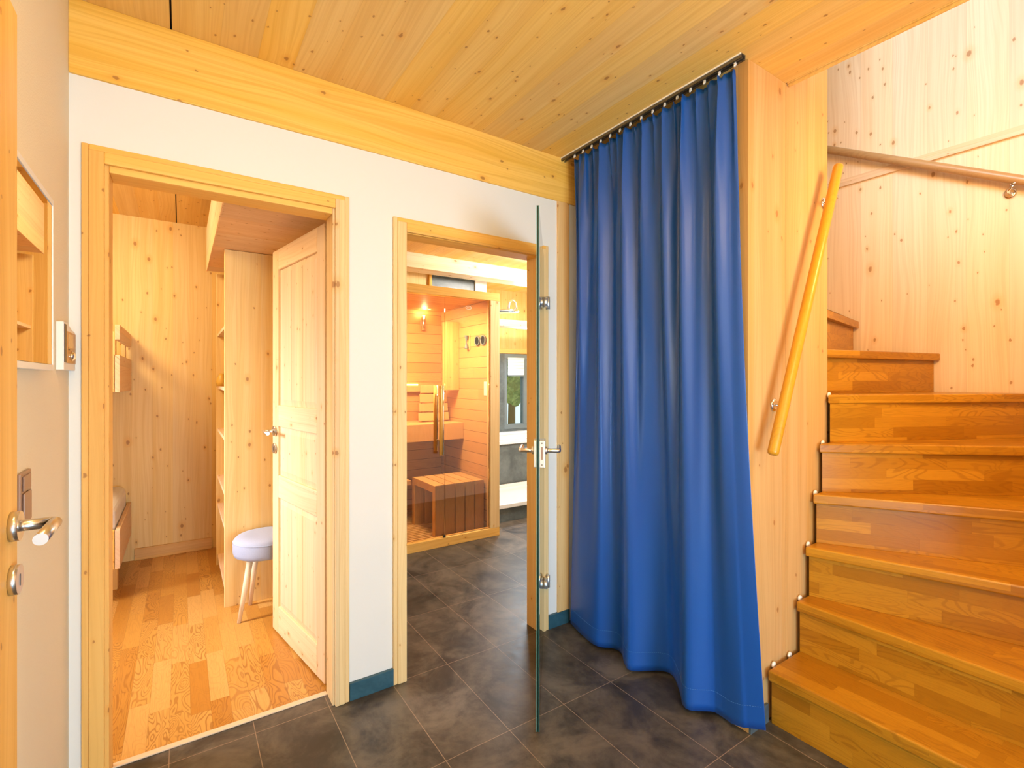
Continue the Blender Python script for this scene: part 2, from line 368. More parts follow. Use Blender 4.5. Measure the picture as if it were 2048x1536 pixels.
# left wall, rear walls
struct(box('wall_left', 'cream', -.42, -.29, -2.2, 2.145, 0, CZ))
struct(MB().box(-.42, 0.0, -2.32, -2.2, 0, CZ).box(1.4, 1.9, -2.32, -2.2, 0, CZ).box(0, 1.4, -2.32, -2.2, 2.1, CZ).build('wall_rear', 'white'))
struct(MB().box(0.0, 1.4, -2.30, -2.28, 0, 2.1).build('added_window', 'glass'))  # unseen glazing added behind the camera to let skylight in
struct(box('wall_right', 'white', 1.9, 2.02, -2.2, -.06, 0, CZ))
struct(box('wall_stair', 'pFar', 1.9, 3.5, -.16, -.04, 0, 4.9))
struct(MB().box(3.39, 3.5, -.16, 2.14, 0, 4.9).box(3.39, 3.5, 2.14, 5.7, CZ+.2, 4.9).build('wall_stair', 'pFar'))
struct(box('trim_4', 'pPale', 3.374, 3.391, -.04, 3.0, 2.505, 2.548, bevel=.001))
# panel wall beside the stair (two boards with a seam)
struct(box('wall_panel', 'pPanel', 1.745, 2.0135, 1.016, 1.076, 0, CZ, bevel=.0015))
struct(MB().box(2.0155, 2.372, 1.016, 1.076, 0, 4.2).build('wall_panel', 'pPanel', bevel=.0015)); struct(MB().box(2.31, 2.372, 1.0765, 2.03, 0, 4.2).build('wall_panel', 'pPanel'))
# upper floor enclosure
struct(MB().box(-.8, -.7, -1.2, 5.6, 2.7, 4.9).build('wall_upper', 'white'))
struct(MB().box(-.7, 3.5, 5.5, 5.6, 2.7, 4.9).build('wall_upper', 'white'))
struct(MB().box(-.7, 1.9, -1.3, -1.2, 2.7, 4.9).build('wall_upper', 'white'))
# bedroom walls
struct(box('wall_bedroom', 'pWall', -2.1, .80, 4.5, 4.62, 0, CZ))
struct(MB().box(-2.2, -2.1, 2.1, 2.5, 0, CZ).box(-2.2, -2.1, 3.4, 4.6, 0, CZ).box(-2.2, -2.1, 2.5, 3.4, 0, 1.0).box(-2.2, -2.1, 2.5, 3.4, 2.1, CZ).build('wall_bedroom', 'pWall'))
struct(box('wall_bedroom', 'pWall', .71, .80, 2.142, 4.5, 0, CZ))
struct(box('wall_bedroom', 'pWall', -2.1, -.29, 2.04, 2.145, 0, CZ))
struct(box('window_3', 'glass', -2.16, -2.15, 2.5, 3.4, 1.0, 2.1))
struct(box('baseboard_bedroom', 'pX', -.28, .20, 4.48, 4.4995, 0, .085, bevel=.003))
# bathroom shell
BY = 5.45
bw = MB().box(.80, 3.55, BY, BY+.12, 0, CZ).box(3.55, 4.2, BY, BY+.12, 0, .66).box(3.55, 4.2, BY, BY+.12, 1.665, CZ).box(4.2, 4.5, BY, BY+.12, 0, CZ).box(4.38, 4.5, 2.14, BY, 0, CZ).box(3.5, 4.5, 2.04, 2.14, 0, CZ)
struct(bw.build('wall_bath', 'pWall'))
struct(box('trim_5', 'pX', 2.3, 4.38, BY-.025, BY-.001, 1.672, 1.735, bevel=.002))
struct(MB().box(2.3, 3.55, BY-.02, BY, .0, 1.665).box(3.55, 4.2, BY-.02, BY, 0, .66).box(4.2, 4.38, BY-.02, BY, 0, 1.665).build('wall_bath', 'slateB'))
bo = struct(empty('window_1', (3.875, BY, .66)))
MB().box(-.325, .325, -.015, .06, 0, .065).box(-.325, .325, -.015, .06, .94, 1.005).box(-.325, -.28, -.015, .06, .065, .94).box(-.015, .045, -.015, .06, .065, .94).box(.28, .325, -.015, .06, .065, .94).build('window_frame', 'grey', bo, .004)
MB().box(-.28, -.015, .02, .03, .065, .94).box(.045, .28, .02, .03, .065, .94).build('window_pane', 'glass', bo)
struct(box('trim_6', 'pBathLit', .80, 4.38, 4.30, 4.5, 2.365, CZ, bevel=.003))
struct(box('trim_7', 'pBathLit', 2.35, 4.38, 4.75, 4.9, 1.94, 2.02, bevel=.003))

# ------------------------------------------------------------------ door frames
def casing(par, x0, x1, ztop, ix0, ix1, iz, cw, m1, m2, right=None):
    o = par.location
    def fr(name, parts, m, bev=.003):
        b = MB()
        for p in parts: wbox(b, *p, o)
        return b.build(name, m, par, bev)
    yo, yi = 2.022, 2.040
    # each casing board is a stepped moulding
    fr('casing', [(x0, x0+.018, yo+.004, yi, 0, ztop), (x0+.018, x0+cw, yo, yi, 0, ztop-.018)], m1)
    fr('casing', [(x1-.018, x1, yo+.004, yi, 0, ztop), (x1-cw, x1-.018, yo, yi, 0, ztop-.018)], right or m1)
    fr('casing', [(x0+.018, x1-.018, yo+.004, yi, ztop-.018, ztop), (x0+cw, x1-cw, yo, yi, ztop-cw, ztop-.018)], m2)
    fr('jamb', [(x0+cw-.012, ix0, 2.036, 2.14, 0, ztop-cw+.012)], m1)
    fr('jamb', [(ix1, x1-cw+.012, 2.036, 2.14, 0, ztop-cw+.012)], right or m1)
    fr('jamb', [(ix0, ix1, 2.036, 2.14, iz-.004, ztop-cw+.012)], m2)

d1 = struct(empty('door_1', (.16, 2.09, 0)))
casing(d1, -.259, .5695, 2.058, -.192, .505, 1.984, .056, 'pCase', 'pX', P['pCaseL'])
MB().box(-.192-.16, .505-.16, 2.121-2.09, 2.146-2.09, 0, .006).build('threshold', 'thresh', d1, .002)

def lever(par, loc, face, along, rr=.0095, neck=.05, ln=.12, rose=.026, thick=.01, m='steel', name='handle'):
    """L-shaped lever: rose on the face, neck along `face`, grip along `along`."""
    L = Vector(loc); F = Vector(face).normalized(); A = Vector(along).normalized()
    b = MB()
    b.tube([L, L+F*thick], rose, 32)
    c = L+F*neck
    b.tube([L+F*thick, L+F*.018, c-F*.004, c+A*.004, c+A*ln], rr, 20)
    o = b.build(name, m, par); return o
def rose(par, loc, face, rad=.026, thick=.01, m='steel', name='keyhole_plate'):
    L = Vector(loc); F = Vector(face).normalized()
    o = MB().tube([L, L+F*thick], rad, 32).build(name, m, par)
    k = MB().box(-.002, .002, -.0005, .0008, -.011, .009)
    q = k.build('keyhole', 'black', o); q.location = L+F*(thick+.0003); q.rotation_euler = (0, 0, math.atan2(F.y, F.x)+math.pi/2)
    return o

# leaf of the bedroom door: local X along the leaf from the hinge, local -Y is the visible face
hx, hy, ex, ey = .509, 2.185, .400, 2.847
ang = math.atan2(ey-hy, ex-hx); LW = math.hypot(ex-hx, ey-hy)
lf = empty('door_leaf', (0, 0, 0)); lf.parent = d1; lf.location = (hx-.16, hy-2.09, .008); lf.rotation_euler = (0, 0, ang)
# visible face is at local +Y side (pointing to -X world)
T = .04; st = .085; top = 1.977
def lb(name, m, x0, x1, z0, z1, y0=-T, y1=0., bev=.004, par=lf):
    return MB().box(x0, x1, y0, y1, z0, z1).build(name, m, par, bev)
lb('stile', 'pDoor', 0, st, 0, top); lb('stile', 'pDoor', LW-st, LW, 0, top)
rails = [(0, .14), (.70, .815), (1.065, 1.175), (1.87, top)]
for a, b_ in rails: lb('rail', 'pDoorX', st, LW-st, a, b_)
for (a, b_) in ((.14, .70), (.815, 1.065), (1.175, 1.87)):
    pn = MB().box(st, LW-st, -T+.012, -.012, a, b_)
    # raised field with bevelled border
    x0, x1, z0, z1 = st, LW-st, a, b_; i = .03
    pn.add([(x0, -.011, z0), (x1, -.011, z0), (x1, -.011, z1), (x0, -.011, z1), (x0+i, -.005, z0+i), (x1-i, -.005, z0+i), (x1-i, -.005, z1-i), (x0+i, -.005, z1-i)],
           [(0, 1, 5, 4), (1, 2, 6, 5), (2, 3, 7, 6), (3, 0, 4, 7), (4, 5, 6, 7)])
    for q in (.33, .66):
        if a != .815: pn.box(x0+i+(x1-x0-2*i)*q-.0008, x0+i+(x1-x0-2*i)*q+.0008, -.0052, -.0046, z0+i, z1-i, 1)
    pn.build('panel', ['pDoor', plain('groove', (0.45, 0.27, 0.12), .7)] if a != -1 else 'pDoor', lf)
tag(lever(lf, (LW-.045, 0, 1.04), (0, 1, 0), (-.35, 0.05, -.0), .0085, .055, .11), 'brushed steel lever handle')
rose(lf, (LW-.045, 0, .95), (0, 1, 0))

d2 = struct(empty('door_2', (1.18, 2.09, 0)))
casing(d2, .756, 1.601, 2.016, .816, 1.541, 1.958, .059, 'pCaseL', 'pX')
# glass leaf, open towards the hall and seen edge-on
g0 = Vector((1.560, 2.020)); g1 = Vector((1.0925, 1.4465))
gd = (g1-g0); GL = gd.length; ga = math.atan2(gd.y, gd.x)
gl = empty('glass_leaf', (0, 0, 0)); gl.parent = d2; gl.location = (g0.x-1.18, g0.y-2.09, .012); gl.rotation_euler = (0, 0, ga)
gb = MB(); h0, h1 = 0, 1.945; t = .004
vs = [(x, y, z) for z in (h0, h1) for y in (-t, t) for x in (0, GL)]
gb.add(vs, [(0, 1, 5, 4), (2, 6, 7, 3)], 0).add(vs, [(0, 2, 3, 1), (4, 5, 7, 6), (0, 4, 6, 2)], 1)
gb.add([(GL, -t, h0), (GL, t, h0), (GL, t, h1), (GL, -t, h1)], [(0, 1, 2, 3)], 1)
gb.add([(GL+.0004, -t-.0009, h0), (GL+.0004, -t+.0014, h0), (GL+.0004, -t+.0014, h1), (GL+.0004, -t-.0009, h1)], [(0, 1, 2, 3)], 2)
gb.add([(GL+.0004, t-.0004, h0), (GL+.0004, t+.0009, h0), (GL+.0004, t+.0009, h1), (GL+.0004, t-.0014, h1)], [(0, 1, 2, 3)], 2)
tag(gb.build('pane', [P['glass'], P['gedge'], P['gedge2']], gl), 'clear glass pane with dark green edge')
lk = MB().box(GL-.075, GL-.001, .0045, .026, .975, 1.075).build('lock_case', 'alu', gl, .002)
MB().box(GL-.0015, GL+.0004, .0115, .0185, 1.005, 1.052).build('latch', 'brownp', lk)
MB().tube([(GL-.001, .015, 1.066), (GL+.0003, .015, 1.066)], .0028, 12).tube([(GL-.001, .015, .986), (GL+.0003, .015, .986)], .0028, 12).build('screw', 'rail', lk)
MB().box(GL-.075, GL-.008, -.016, -.0045, .975, 1.075).build('lock_case', 'alu', gl, .002)
lever(gl, (GL-.035, .026, 1.035), (0, 1, 0), (-1, .0, .0), .008, .052, .115, .014, .008, 'steel')
lever(gl, (GL-.035, -.016, 1.035), (0, -1, 0), (-1, .0, .0), .008, .052, .115, .014, .008, 'steel')
for hz in (.255, 1.70):
    h = MB().tube([(.03, .005, hz), (.03, .024, hz)], .026, 24).tube([(-.005, .026, hz-.032), (-.005, .026, hz+.032)], .009, 16)
    h.box(-.008, .035, .006, .020, hz-.018, hz+.018)
    h.build('hinge', 'alu', gl)
# strike plate on the left jamb
MB().box(.8165-1.18, .8175-1.18, 2.05-2.09, 2.07-2.09, .93, 1.12).build('strike_plate', 'alu', d2)

# ------------------------------------------------------------------ door 3: leaf folded back against the left wall
d3 = struct(empty('door_3', (-.265, 1.236, .008)))
fx = .020   # face x, local
LT = 1.965
def db(name, m, y0, y1, z0, z1, x0=-.018, x1=.02, bev=.004): return MB().box(x0, x1, y0, y1, z0, z1).build(name, m, d3, bev)
db('stile', 'pCase', -.112, 0, 0, LT); db('stile', 'pCase', -.80, -.69, 0, LT)
for a, b_ in ((0, .16), (.70, .82), (1.07, 1.18), (1.83, LT)): db('rail', 'pX', -.69, -.112, a, b_)
for a, b_ in ((.16, .70), (.82, 1.07), (1.18, 1.83)): db('panel', 'pCase', -.69, -.112, a, b_, -.008, .01)
tag(lever(d3, (.02, -.045, 1.048), (1, 0, 0), (.0, -1, -.01), .0098, .058, .115, .0255, .013), 'brushed steel lever handle')
rose(d3, (.02, -.045, .955), (1, 0, 0), .0255, .012)

# ------------------------------------------------------------------ curtain and rail
def cr(p0, p1, p2, p3, t):
    return .5*((2*p1)+(-p0+p2)*t+(2*p0-5*p1+4*p2-p3)*t*t+(-p0+3*p1-3*p2+p3)*t**3)
def spline(P_, n):
    P_ = [Vector(p) for p in P_]; ext = [2*P_[0]-P_[1]]+P_+[2*P_[-1]-P_[-2]]; out = []
    for i in range(len(P_)-1):
        for k in range(20): out.append(cr(ext[i], ext[i+1], ext[i+2], ext[i+3], k/20))
    out.append(P_[-1]); L = [0]
    for i in range(1, len(out)): L.append(L[-1]+(out[i]-out[i-1]).length)
    res = []; j = 0
    for k in range(n):
        s_ = L[-1]*k/(n-1)
        while j < len(L)-2 and L[j+1] < s_: j += 1
        f_ = (s_-L[j])/max(1e-9, L[j+1]-L[j]); res.append(out[j].lerp(out[j+1], max(0, min(1, f_))))
    return res
hem = [(1.719, 1.989), (1.687, 1.862), (1.676, 1.746), (1.729, 1.680), (1.725, 1.629), (1.675, 1.563), (1.663, 1.509), (1.769, 1.435), (1.782, 1.381), (1.707, 1.288), (1.656, 1.237), (1.654, 1.199), (1.714, 1.150), (1.723, 1.117), (1.715, 1.030), (1.724, 1.001), (1.742, .949)]
def hemz(t): return .018+.034*max(0, min(1, (t-.90)/.10))
NU = 420; NV = 90
bot = spline([(x, y, 0) for x, y in hem], NU)
cb = MB(); vs = []
TOPZ = 2.472
for j in range(NV+1):
    s_ = j/NV
    for i in range(NU):
        t_ = i/(NU-1); z = TOPZ + (hemz(t_)-TOPZ)*s_
        ty = 1.937 + (1.036-1.937)*t_
        ph = t_*math.pi*2
        pl = .010*math.sin(ph*17+.6*math.sin(ph*3)) * max(0, 1-s_*5.5)
        fold = (.019*math.sin(ph*7.3+1.1*math.sin(ph*1.7)+.4) + .010*math.sin(ph*11.7+2.0*s_)) * min(1, s_*6+.35) * (1-.85*max(0, s_-.35)/.65)
        tx = 1.703 + pl + fold + .012*s_
        ty += .007*math.cos(ph*17)*max(0, 1-s_*5)
        k = max(0, (s_-.12)/.88)**1.55
        b = bot[i]
        x = tx*(1-k)+b.x*k; y = ty*(1-k)+b.y*k
        zz = z
        if .99 < y < 1.12: x = min(x, 1.736)
        if j == 0: zz += -.010*abs(math.sin(ph*7.25))-.004*math.sin(ph*29)
        elif s_ < .05: zz += -.008*abs(math.sin(ph*7.25))*(1-s_/.05)
        if s_ < .035: x += (.0035*math.sin(ph*46+s_*160)+.002*math.sin(ph*83-s_*200))*(1-s_/.04)
        vs.append((x-1.71, y-1.5, zz))
fs = [(j*NU+i, j*NU+i+1, (j+1)*NU+i+1, (j+1)*NU+i) for j in range(NV) for i in range(NU-1)]
cu = empty('curtain', (1.71, 1.5, 0), 0, 'floor-length royal blue satin curtain hanging in folds from the ceiling rail beside the stairs', 'curtain')
cb.add(vs, fs, 0, True); cc = cb.build('cloth', 'blue', cu)
so = cc.modifiers.new('solid', 'SOLIDIFY'); so.thickness = .0015; so.offset = 1
# stitched hem line
st_ = MB(); js = NV-3
for i in range(0, NU-4, 3):
    p = Vector(vs[js*NU+i]); q = Vector(vs[js*NU+i+2]); n_ = Vector(((q-p).y, -(q-p).x, 0)).normalized()
    if n_.x > 0: n_ = -n_
    st_.tube([p+n_*.0012, q+n_*.0012], .0006, 5)
st_.build('hem_stitching', 'stitch', cc)
NG = 15
for k in range(NG):
    y = 1.935-(k/(NG-1))*.893
    g = MB().box(-.004, .004, -.003, .003, -.001, .010).tube([(-.004, 0, -.007), (-.004, 0, .002)], .0035, 8).build('glider', 'wplas', cu)
    g.location = (1.702-1.71, y-1.5, 2.478)
rl = MB().box(-.014, -.011, -.52, .5, 0, .018).box(.011, .014, -.52, .5, 0, .018).box(-.014, .014, -.52, .5, .015, .019).box(-.014, -.006, -.52, .5, 0, .002).box(.006, .014, -.52, .5, 0, .002)
rl = rl.build('curtain_rail', 'rail', None, .0005, loc=(1.704, 1.531, CZ-.019))
tag(rl, 'slim dark metal curtain rail screwed to the pine ceiling above the blue curtain', 'curtain rail')
box('side_channel', 'etch', -.0165, -.0142, -.52, .5, .014, .019, rl)

# ------------------------------------------------------------------ staircase
RS = .208
nos = [((1.850, 1.0), (1.850, .0)), ((2.065, 1.0), (2.073, .0)), ((2.137, 1.0), (2.445, .0)), ((2.203, 1.0), (2.81, .0)),
       ((2.260, 1.0), (3.385, .035)), ((2.338, 1.0), (3.385, .50)), ((2.378, 1.098), (3.385, .894)), ((2.378, 1.088), (3.385, 1.277)), ((2.378, 1.13), (3.385, 1.62)), ((2.378, 1.35), (3.385, 1.9))]
stc = empty('staircase', (1.85, .5, 0), 0, 'oak block staircase with seven visible treads winding up behind the pine panel wall', 'staircase')
def oriented(par, poly, z0, z1, a, b, name, bev, m='oak'):
    """polygon prism built so that local Y runs along nosing a->b"""
    A = Vector(a); Bv = Vector(b); d_ = (Bv-A).normalized(); rz = math.atan2(d_.y, d_.x)-math.pi/2
    c, s_ = math.cos(-rz), math.sin(-rz)
    lp = [((x-A.x)*c-(y-A.y)*s_, (x-A.x)*s_+(y-A.y)*c) for x, y in poly]
    o = MB().prism(lp, 0, z1-z0).build(name, m, par, bev, segs=3)
    o.location = (A.x-par.location.x, A.y-par.location.y, z0); o.rotation_euler = (0, 0, rz); return o
def back(a, b, d_):     # offset a nosing line away from the walker
    A = Vector(a); Bv = Vector(b); t_ = (Bv-A).normalized(); n_ = Vector((-t_.y, t_.x))
    if n_.x < 0 and abs(n_.x) > .2: n_ = -n_
    elif abs(n_.x) <= .2 and n_.y < 0: n_ = -n_
    return A+n_*d_, Bv+n_*d_
XR = 3.386
def clipx(p, q):        # keep the far end inside the wall
    p, q = Vector(p), Vector(q)
    if q.x > XR: q = p+(q-p)*((XR-p.x)/(q.x-p.x))
    return p, q
for k in range(9):
    a, b = nos[k]; na, nb = nos[k+1]; z = RS*(k+1)
    sa, sb = clipx(*back(na, nb, .045))
    sa = Vector((max(sa.x, a[0]+.02), sa.y))
    if k < 6: sa.y = 1.0
    poly = [a, b]
    if k < 4 : poly += [(sb.x, .0)]
    if k == 3: poly = [a, b, (XR, .0), (XR, sb.y)]
    if k >= 4: poly += [tuple(sb)]
    if k == 5: poly += [(XR, .95)] ; poly = [a, b, (XR, .95), (2.378, 1.13), (2.378, 1.0)]
    else: poly += [tuple(sa)]
    oriented(stc, poly, z-.040, z, a, b, 'tread', .006)
    ra, rb = clipx(*back(a, b, .021 if k < 2 else .028)); rc, rd = clipx(*back(a, b, .041 if k < 2 else .048))
    if k < 6: ra.y = rc.y = .997
    else: ra.y = max(ra.y, 1.0)
    if k < 4: rb.y = rd.y = 0.0
    oriented(stc, [tuple(ra), tuple(rb), tuple(rd), tuple(rc)], RS*k, z-.0395, tuple(ra), tuple(rb), 'riser', .001)
for k in range(6):
    a, b = nos[k]; z = RS*(k+1); nx = nos[k+1][0][0]
    for q in ((.22, .78) if k == 0 else (.5,)):
        x = a[0]+(nx-a[0])*q+.01
        s_ = MB().lathe([(.001, -.004), (.011, -.004), (.013, 0), (.011, .004), (.001, .004)], (0, 0, 0), 'Y', 20).build('spacer', 'wplas', stc)
        s_.location = (x-1.85, 1.008-.5, z-.002)

# ------------------------------------------------------------------ handrails
def handrail(p0, p1, r, label, discs, wallaxis, wallpos, mat='oakr'):
    o = Vector(p0); e = empty('handrail', p0, 0, label, 'handrail')
    d_ = Vector(p1)-o; n_ = d_.normalized()
    e_ = .012
    pts = [Vector((0, 0, 0)), n_*e_*.25, n_*e_, d_-n_*e_, d_-n_*e_*.25, d_]
    MB().tube(pts, [r*.6, r*.88, r, r, r*.88, r*.6], 24).build('rail', mat, e)
    for c in discs:
        c = Vector(c)-o; f = Vector((0, -1, 0)) if wallaxis == 'Y' else Vector((-1, 0, 0))
        b = MB().tube([c, c+f*.003, c+f*.008], [.026, .026, .018], 28)
        tt = ((c).dot(n_)); on = n_*tt
        under = on+Vector((0, 0, -r*1.02))
        mid = c+f*(abs((on-c).dot(f)))*.85+Vector((0, 0, 0))
        b.tube([c+f*.004, c+f*.03, mid.lerp(under, .25), under], .0055, 12)
        b.tube([under+Vector((0, 0, -.001)), under+Vector((0, 0, .003))], .016, 20)
        b.build('bracket', 'chrome', e)
    return e
P['oakr'] = plank('oak_rail', 'Z', .5, 4.0, ((0.60, 0.28, 0.015), (0.63, 0.30, 0.018), (0.66, 0.32, 0.02)), .32, .35, 6.0, 0)
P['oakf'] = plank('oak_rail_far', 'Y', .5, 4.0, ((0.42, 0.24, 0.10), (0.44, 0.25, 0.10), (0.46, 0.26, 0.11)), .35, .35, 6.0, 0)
handrail((1.780, .945, 1.040), (2.308, .945, 2.222), .0195, 'short oak handrail sloping up the pine panel wall beside the blue curtain', [(1.925, 1.0155, 1.214), (2.335, 1.0155, 2.085)], 'Y', 1.016)
fr_ = handrail((3.33, .20, 2.055), (3.33, 1.95, 3.04), .0225, 'long round oak handrail rising across the far stairwell wall', [(3.3895, .628, 2.232), (3.3895, 1.7, 2.84)], 'X', 3.39, 'oakf')

# ------------------------------------------------------------------ things on the left wall
mr = empty('mirror', (-.29, 1.48, 1.335), 0, 'narrow white framed wall mirror hung above the light switch on the cream left wall', 'mirror')
MB().box(.0005, .026, -.18, -.168, 0, .425).box(.0005, .026, .173, .18, 0, .425).box(.0005, .026, -.168, .173, 0, .014).box(.0005, .026, -.168, .173, .411, .425).build('frame', 'wplas', mr, .001)
MB().box(.0005, .019, -.168, .173, .014, .411).build('shadow_gap', 'rail', mr)  # dark sheet standing in for the shade in the gap round the glass
MB().box(.0191, .0245, -.167, .1695, .015, .4075).build('glass', 'mirror', mr)

th = empty('intercom', (-.29, 1.93, 1.34), 0, 'small white wall control unit with round metal knob and orange-reflecting panel near the corner', 'wall control')
poly = [(-.088, 0), (.088, 0), (.088, .118), (.03, .122), (-.03, .138), (-.088, .136)]
b = MB(); n = len(poly)
b.add([(.0005, y, z) for y, z in poly]+[(.018, y, z) for y, z in poly], [tuple(range(n))[::-1], tuple(range(n, 2*n))]+[(i, (i+1) % n, n+(i+1) % n, n+i) for i in range(n)])
b.build('housing', 'wplas', th, .002)
MB().box(.018, .0195, -.085, -.056, .022, .13).build('dark_strip', 'black', th)
P['amber'] = plain('panel_orange_reflection', (0.62, 0.36, 0.12), .3, .5)  # orange reflection of the room put into panel and display colours
MB().box(.018, .020, -.055, .084, .02, .112).build('front_panel', 'amber', th, .001)
P['amber2'] = plain('display_orange_reflection', (0.75, 0.50, 0.22), .25)
MB().box(.020, .0208, -.03, .04, .066, .106).build('display', 'amber2', th)
MB().box(.0208, .0212, -.035, -.02, .058, .062).build('indicator', 'black', th)
MB().lathe([(.001, .030), (.008, .029), (.013, .025), (.015, .02), (.001, .02)][::-1], (0, .01, .042), 'X', 24).build('knob', 'chrome', th)

sw = empty('light_switch', (-.29, 1.495, .99), 0, 'bronze double rocker light switch on the cream wall behind the near door handle', 'light switch')
MB().box(.0005, .007, -.045, .045, 0, .12).build('plate', 'brownp', sw, .002)
MB().box(.007, .011, -.03, .03, .01, .075).build('rocker', 'brownp', sw, .002)
MB().box(.007, .010, -.03, .03, .08, .112).build('rocker', 'brownp', sw, .002)

# ------------------------------------------------------------------ bedroom
# stool
stool = empty('stool', (.40, 3.085, 0), 0, 'small round stool with blue-grey felt seat and splayed wooden legs behind the open pine door', 'stool')
SR = .165
MB().lathe([(.001, .335), (SR*.86, .335), (SR*.965, .343), (SR, .362), (SR, .415), (SR*.975, .428), (SR*.9, .440), (SR*.6, .447), (.001, .449)], (0, 0, 0), 'Z', 56).build('seat', 'felt', stool)
MB().lathe([(SR*.985, .4165), (SR+.0015, .4175), (SR+.0015, .4195), (SR*.985, .4205)], (0, 0, 0), 'Z', 56).build('seam', 'felt', stool)
P['beech'] = pine('beech_leg', 'Z', (0.84, 0.66, 0.44), (0.80, 0.60, 0.38), .5, 0., .45, 2.7)
for q in (205, 115, 25, 295):
    c, s_ = math.cos(R(q)), math.sin(R(q))
    MB().tube([(c*.09, s_*.09, .336), (c*.155, s_*.155, 0)], [.017, .010], 16).build('leg', 'beech', stool)
# wardrobe shelf unit
wd = empty('shelf_unit', (.55, 3.66, 0), 0, 'tall pine shelf unit with open shelves in the bedroom, standing behind the round stool', 'shelf unit')
def wb(name, m, *a, bev=.0015, par=wd, o=(.55, 3.66, 0)):
    b = MB(); wbox(b, *a, o); return b.build(name, m, par, bev)
wb('side_panel', 'pWall', .207, .705, 3.265, 3.288, 0, 2.066)
wb('side_panel', 'pWall', .207, .705, 4.05, 4.073, 0, 2.066)
wb('back_panel', 'pWall', .69, .705, 3.288, 4.05, 0, 2.066)
for z in (.06, .42, .62, .95, 1.25, 1.62): wb('shelf', 'pPale', .215, .69, 3.288, 4.05, z, z+.02)
# a little ornament on a shelf
orn = MB().lathe([(.001, 0), (.03, 0), (.035, .03), (.02, .07), (.012, .09), (.001, .09)], (0, 0, 0), 'Z', 20).build('ornament', plain('ochre_ceramic', (0.75, 0.45, 0.08), .4), loc=(.235, 3.98, 1.27))
tag(orn, 'tiny yellow-brown ornament on the open bedroom shelf at mid height', 'ornament')
# loft slab above wardrobe
struct(box('ceiling_soffit', 'pSoff', .152, .709, 2.30, 3.99, 2.069, 2.36, bevel=.001))
struct(box('trim_8', 'pPale', .146, .152, 2.30, 3.99, 2.064, 2.362, bevel=.001))
# bunk bed
bb = empty('bunk_bed', (-.8, 4.05, 0), 0, 'pale pine bunk bed against the bedroom back wall, seen at the left of the doorway', 'bunk bed')
def bbx(name, *a, m='pPale', bev=.003): return wb(name, m, *a, bev=bev, par=bb, o=(-.8, 4.05, 0))
bbx('side_board', -.322, -.298, 3.69, 4.49, .20, .43); bbx('end_board', -1.6, -.324, 3.69, 3.714, .20, .43, m='pX')
bbx('side_board', -.322, -.298, 3.69, 4.49, 1.24, 1.46); bbx('end_board', -1.6, -.324, 3.69, 3.714, 1.24, 1.46, m='pX')
bbx('guard_rail', -.322, -.298, 3.69, 4.49, 1.55, 1.64)
bbx('post', -.345, -.3225, 3.72, 3.79, 1.46, 1.60, m='pZ'); bbx('post', -.345, -.3225, 4.35, 4.42, 1.46, 1.60, m='pZ')
bbx('leg', -.40, -.33, 3.93, 4.0, 0, .20, m='pZ'); bbx('leg', -1.58, -1.5, 3.93, 4.0, 0, .20, m='pZ')
bbx('post', -1.62, -1.60, 3.69, 4.49, 0, 1.64, m='pZ')
bbx('slats', -1.6, -.324, 3.714, 4.49, .30, .33); bbx('slats', -1.6, -.324, 3.714, 4.49, 1.26, 1.29)
m1 = MB().box(-1.58, -.326, 3.72, 4.485, .332, .56).build('mattress', 'linen', None, .05, segs=5); m1['label'] = 'white mattress on the lower bunk'; m1['category'] = 'mattress'
m2 = MB().box(-1.58, -.35, 3.72, 4.485, 1.292, 1.49).build('mattress', 'linen', None, .03, segs=4); m2['label'] = 'white bedding on the upper bunk behind the guard rail'; m2['category'] = 'mattress'

# ------------------------------------------------------------------ sauna
S0 = (1.62, 4.0, 0)
sa = empty('sauna_cabin', S0, 0, 'glass-fronted pine sauna cabin standing in the bathroom beyond the second doorway', 'sauna')
def sb(name, m, *a, bev=.002, par=sa, o=S0): return wb(name, m, *a, bev=bev, par=par, o=o)
sb('frame', 'pCaseL', 2.148, 2.237, 3.50, 3.56, .07, 1.98)
sb('frame', 'pX', 1.02, 2.237, 3.50, 3.56, 1.98, 2.046); sb('frame', 'pX', 1.02, 2.237, 3.50, 3.56, 0, .07)
sb('side_wall', 'spruceY', 2.18, 2.235, 3.56, 4.56, 0, 2.04); sb('side_wall', 'spruceY', 1.02, 1.05, 3.56, 4.56, 0, 2.04)
sb('back_wall', 'spruce', 1.05, 2.18, 4.50, 4.56, 0, 2.04); sb('roof', 'spruce', 1.05, 2.18, 3.56, 4.50, 2.0, 2.04)
sb('floor_grate', 'alder', 1.05, 2.18, 3.56, 4.5, 0, .012)
for i in range(22):
    y = 3.58+i*.042; sb('slat', 'alder', 1.06, 2.17, y, y+.03, .012, .04)
pn = sb('fixed_pane', 'sglass', 1.74, 2.147, 3.522, 3.529, .071, 1.979, bev=0)
gdv = sb('glass_door', 'sglass', 1.05, 1.733, 3.514, 3.521, .078, 1.972, bev=0)
# white oval emblem etched in the pane
em = MB(); 
for (a, b_, r_) in ((.026, .013, .0016),):
    pts = [(a*math.cos(q*math.pi/20), -.0085, b_*math.sin(q*math.pi/20)) for q in range(41)]
    em.tube(pts, r_, 6)
em.tube([(-.014+.0028*q, -.0085, .003*math.sin(q*1.3)) for q in range(11)], .0014, 6)
e_ = em.build('emblem', 'etch', pn); e_.location = (1.948-S0[0], 3.528-S0[1], 1.905)
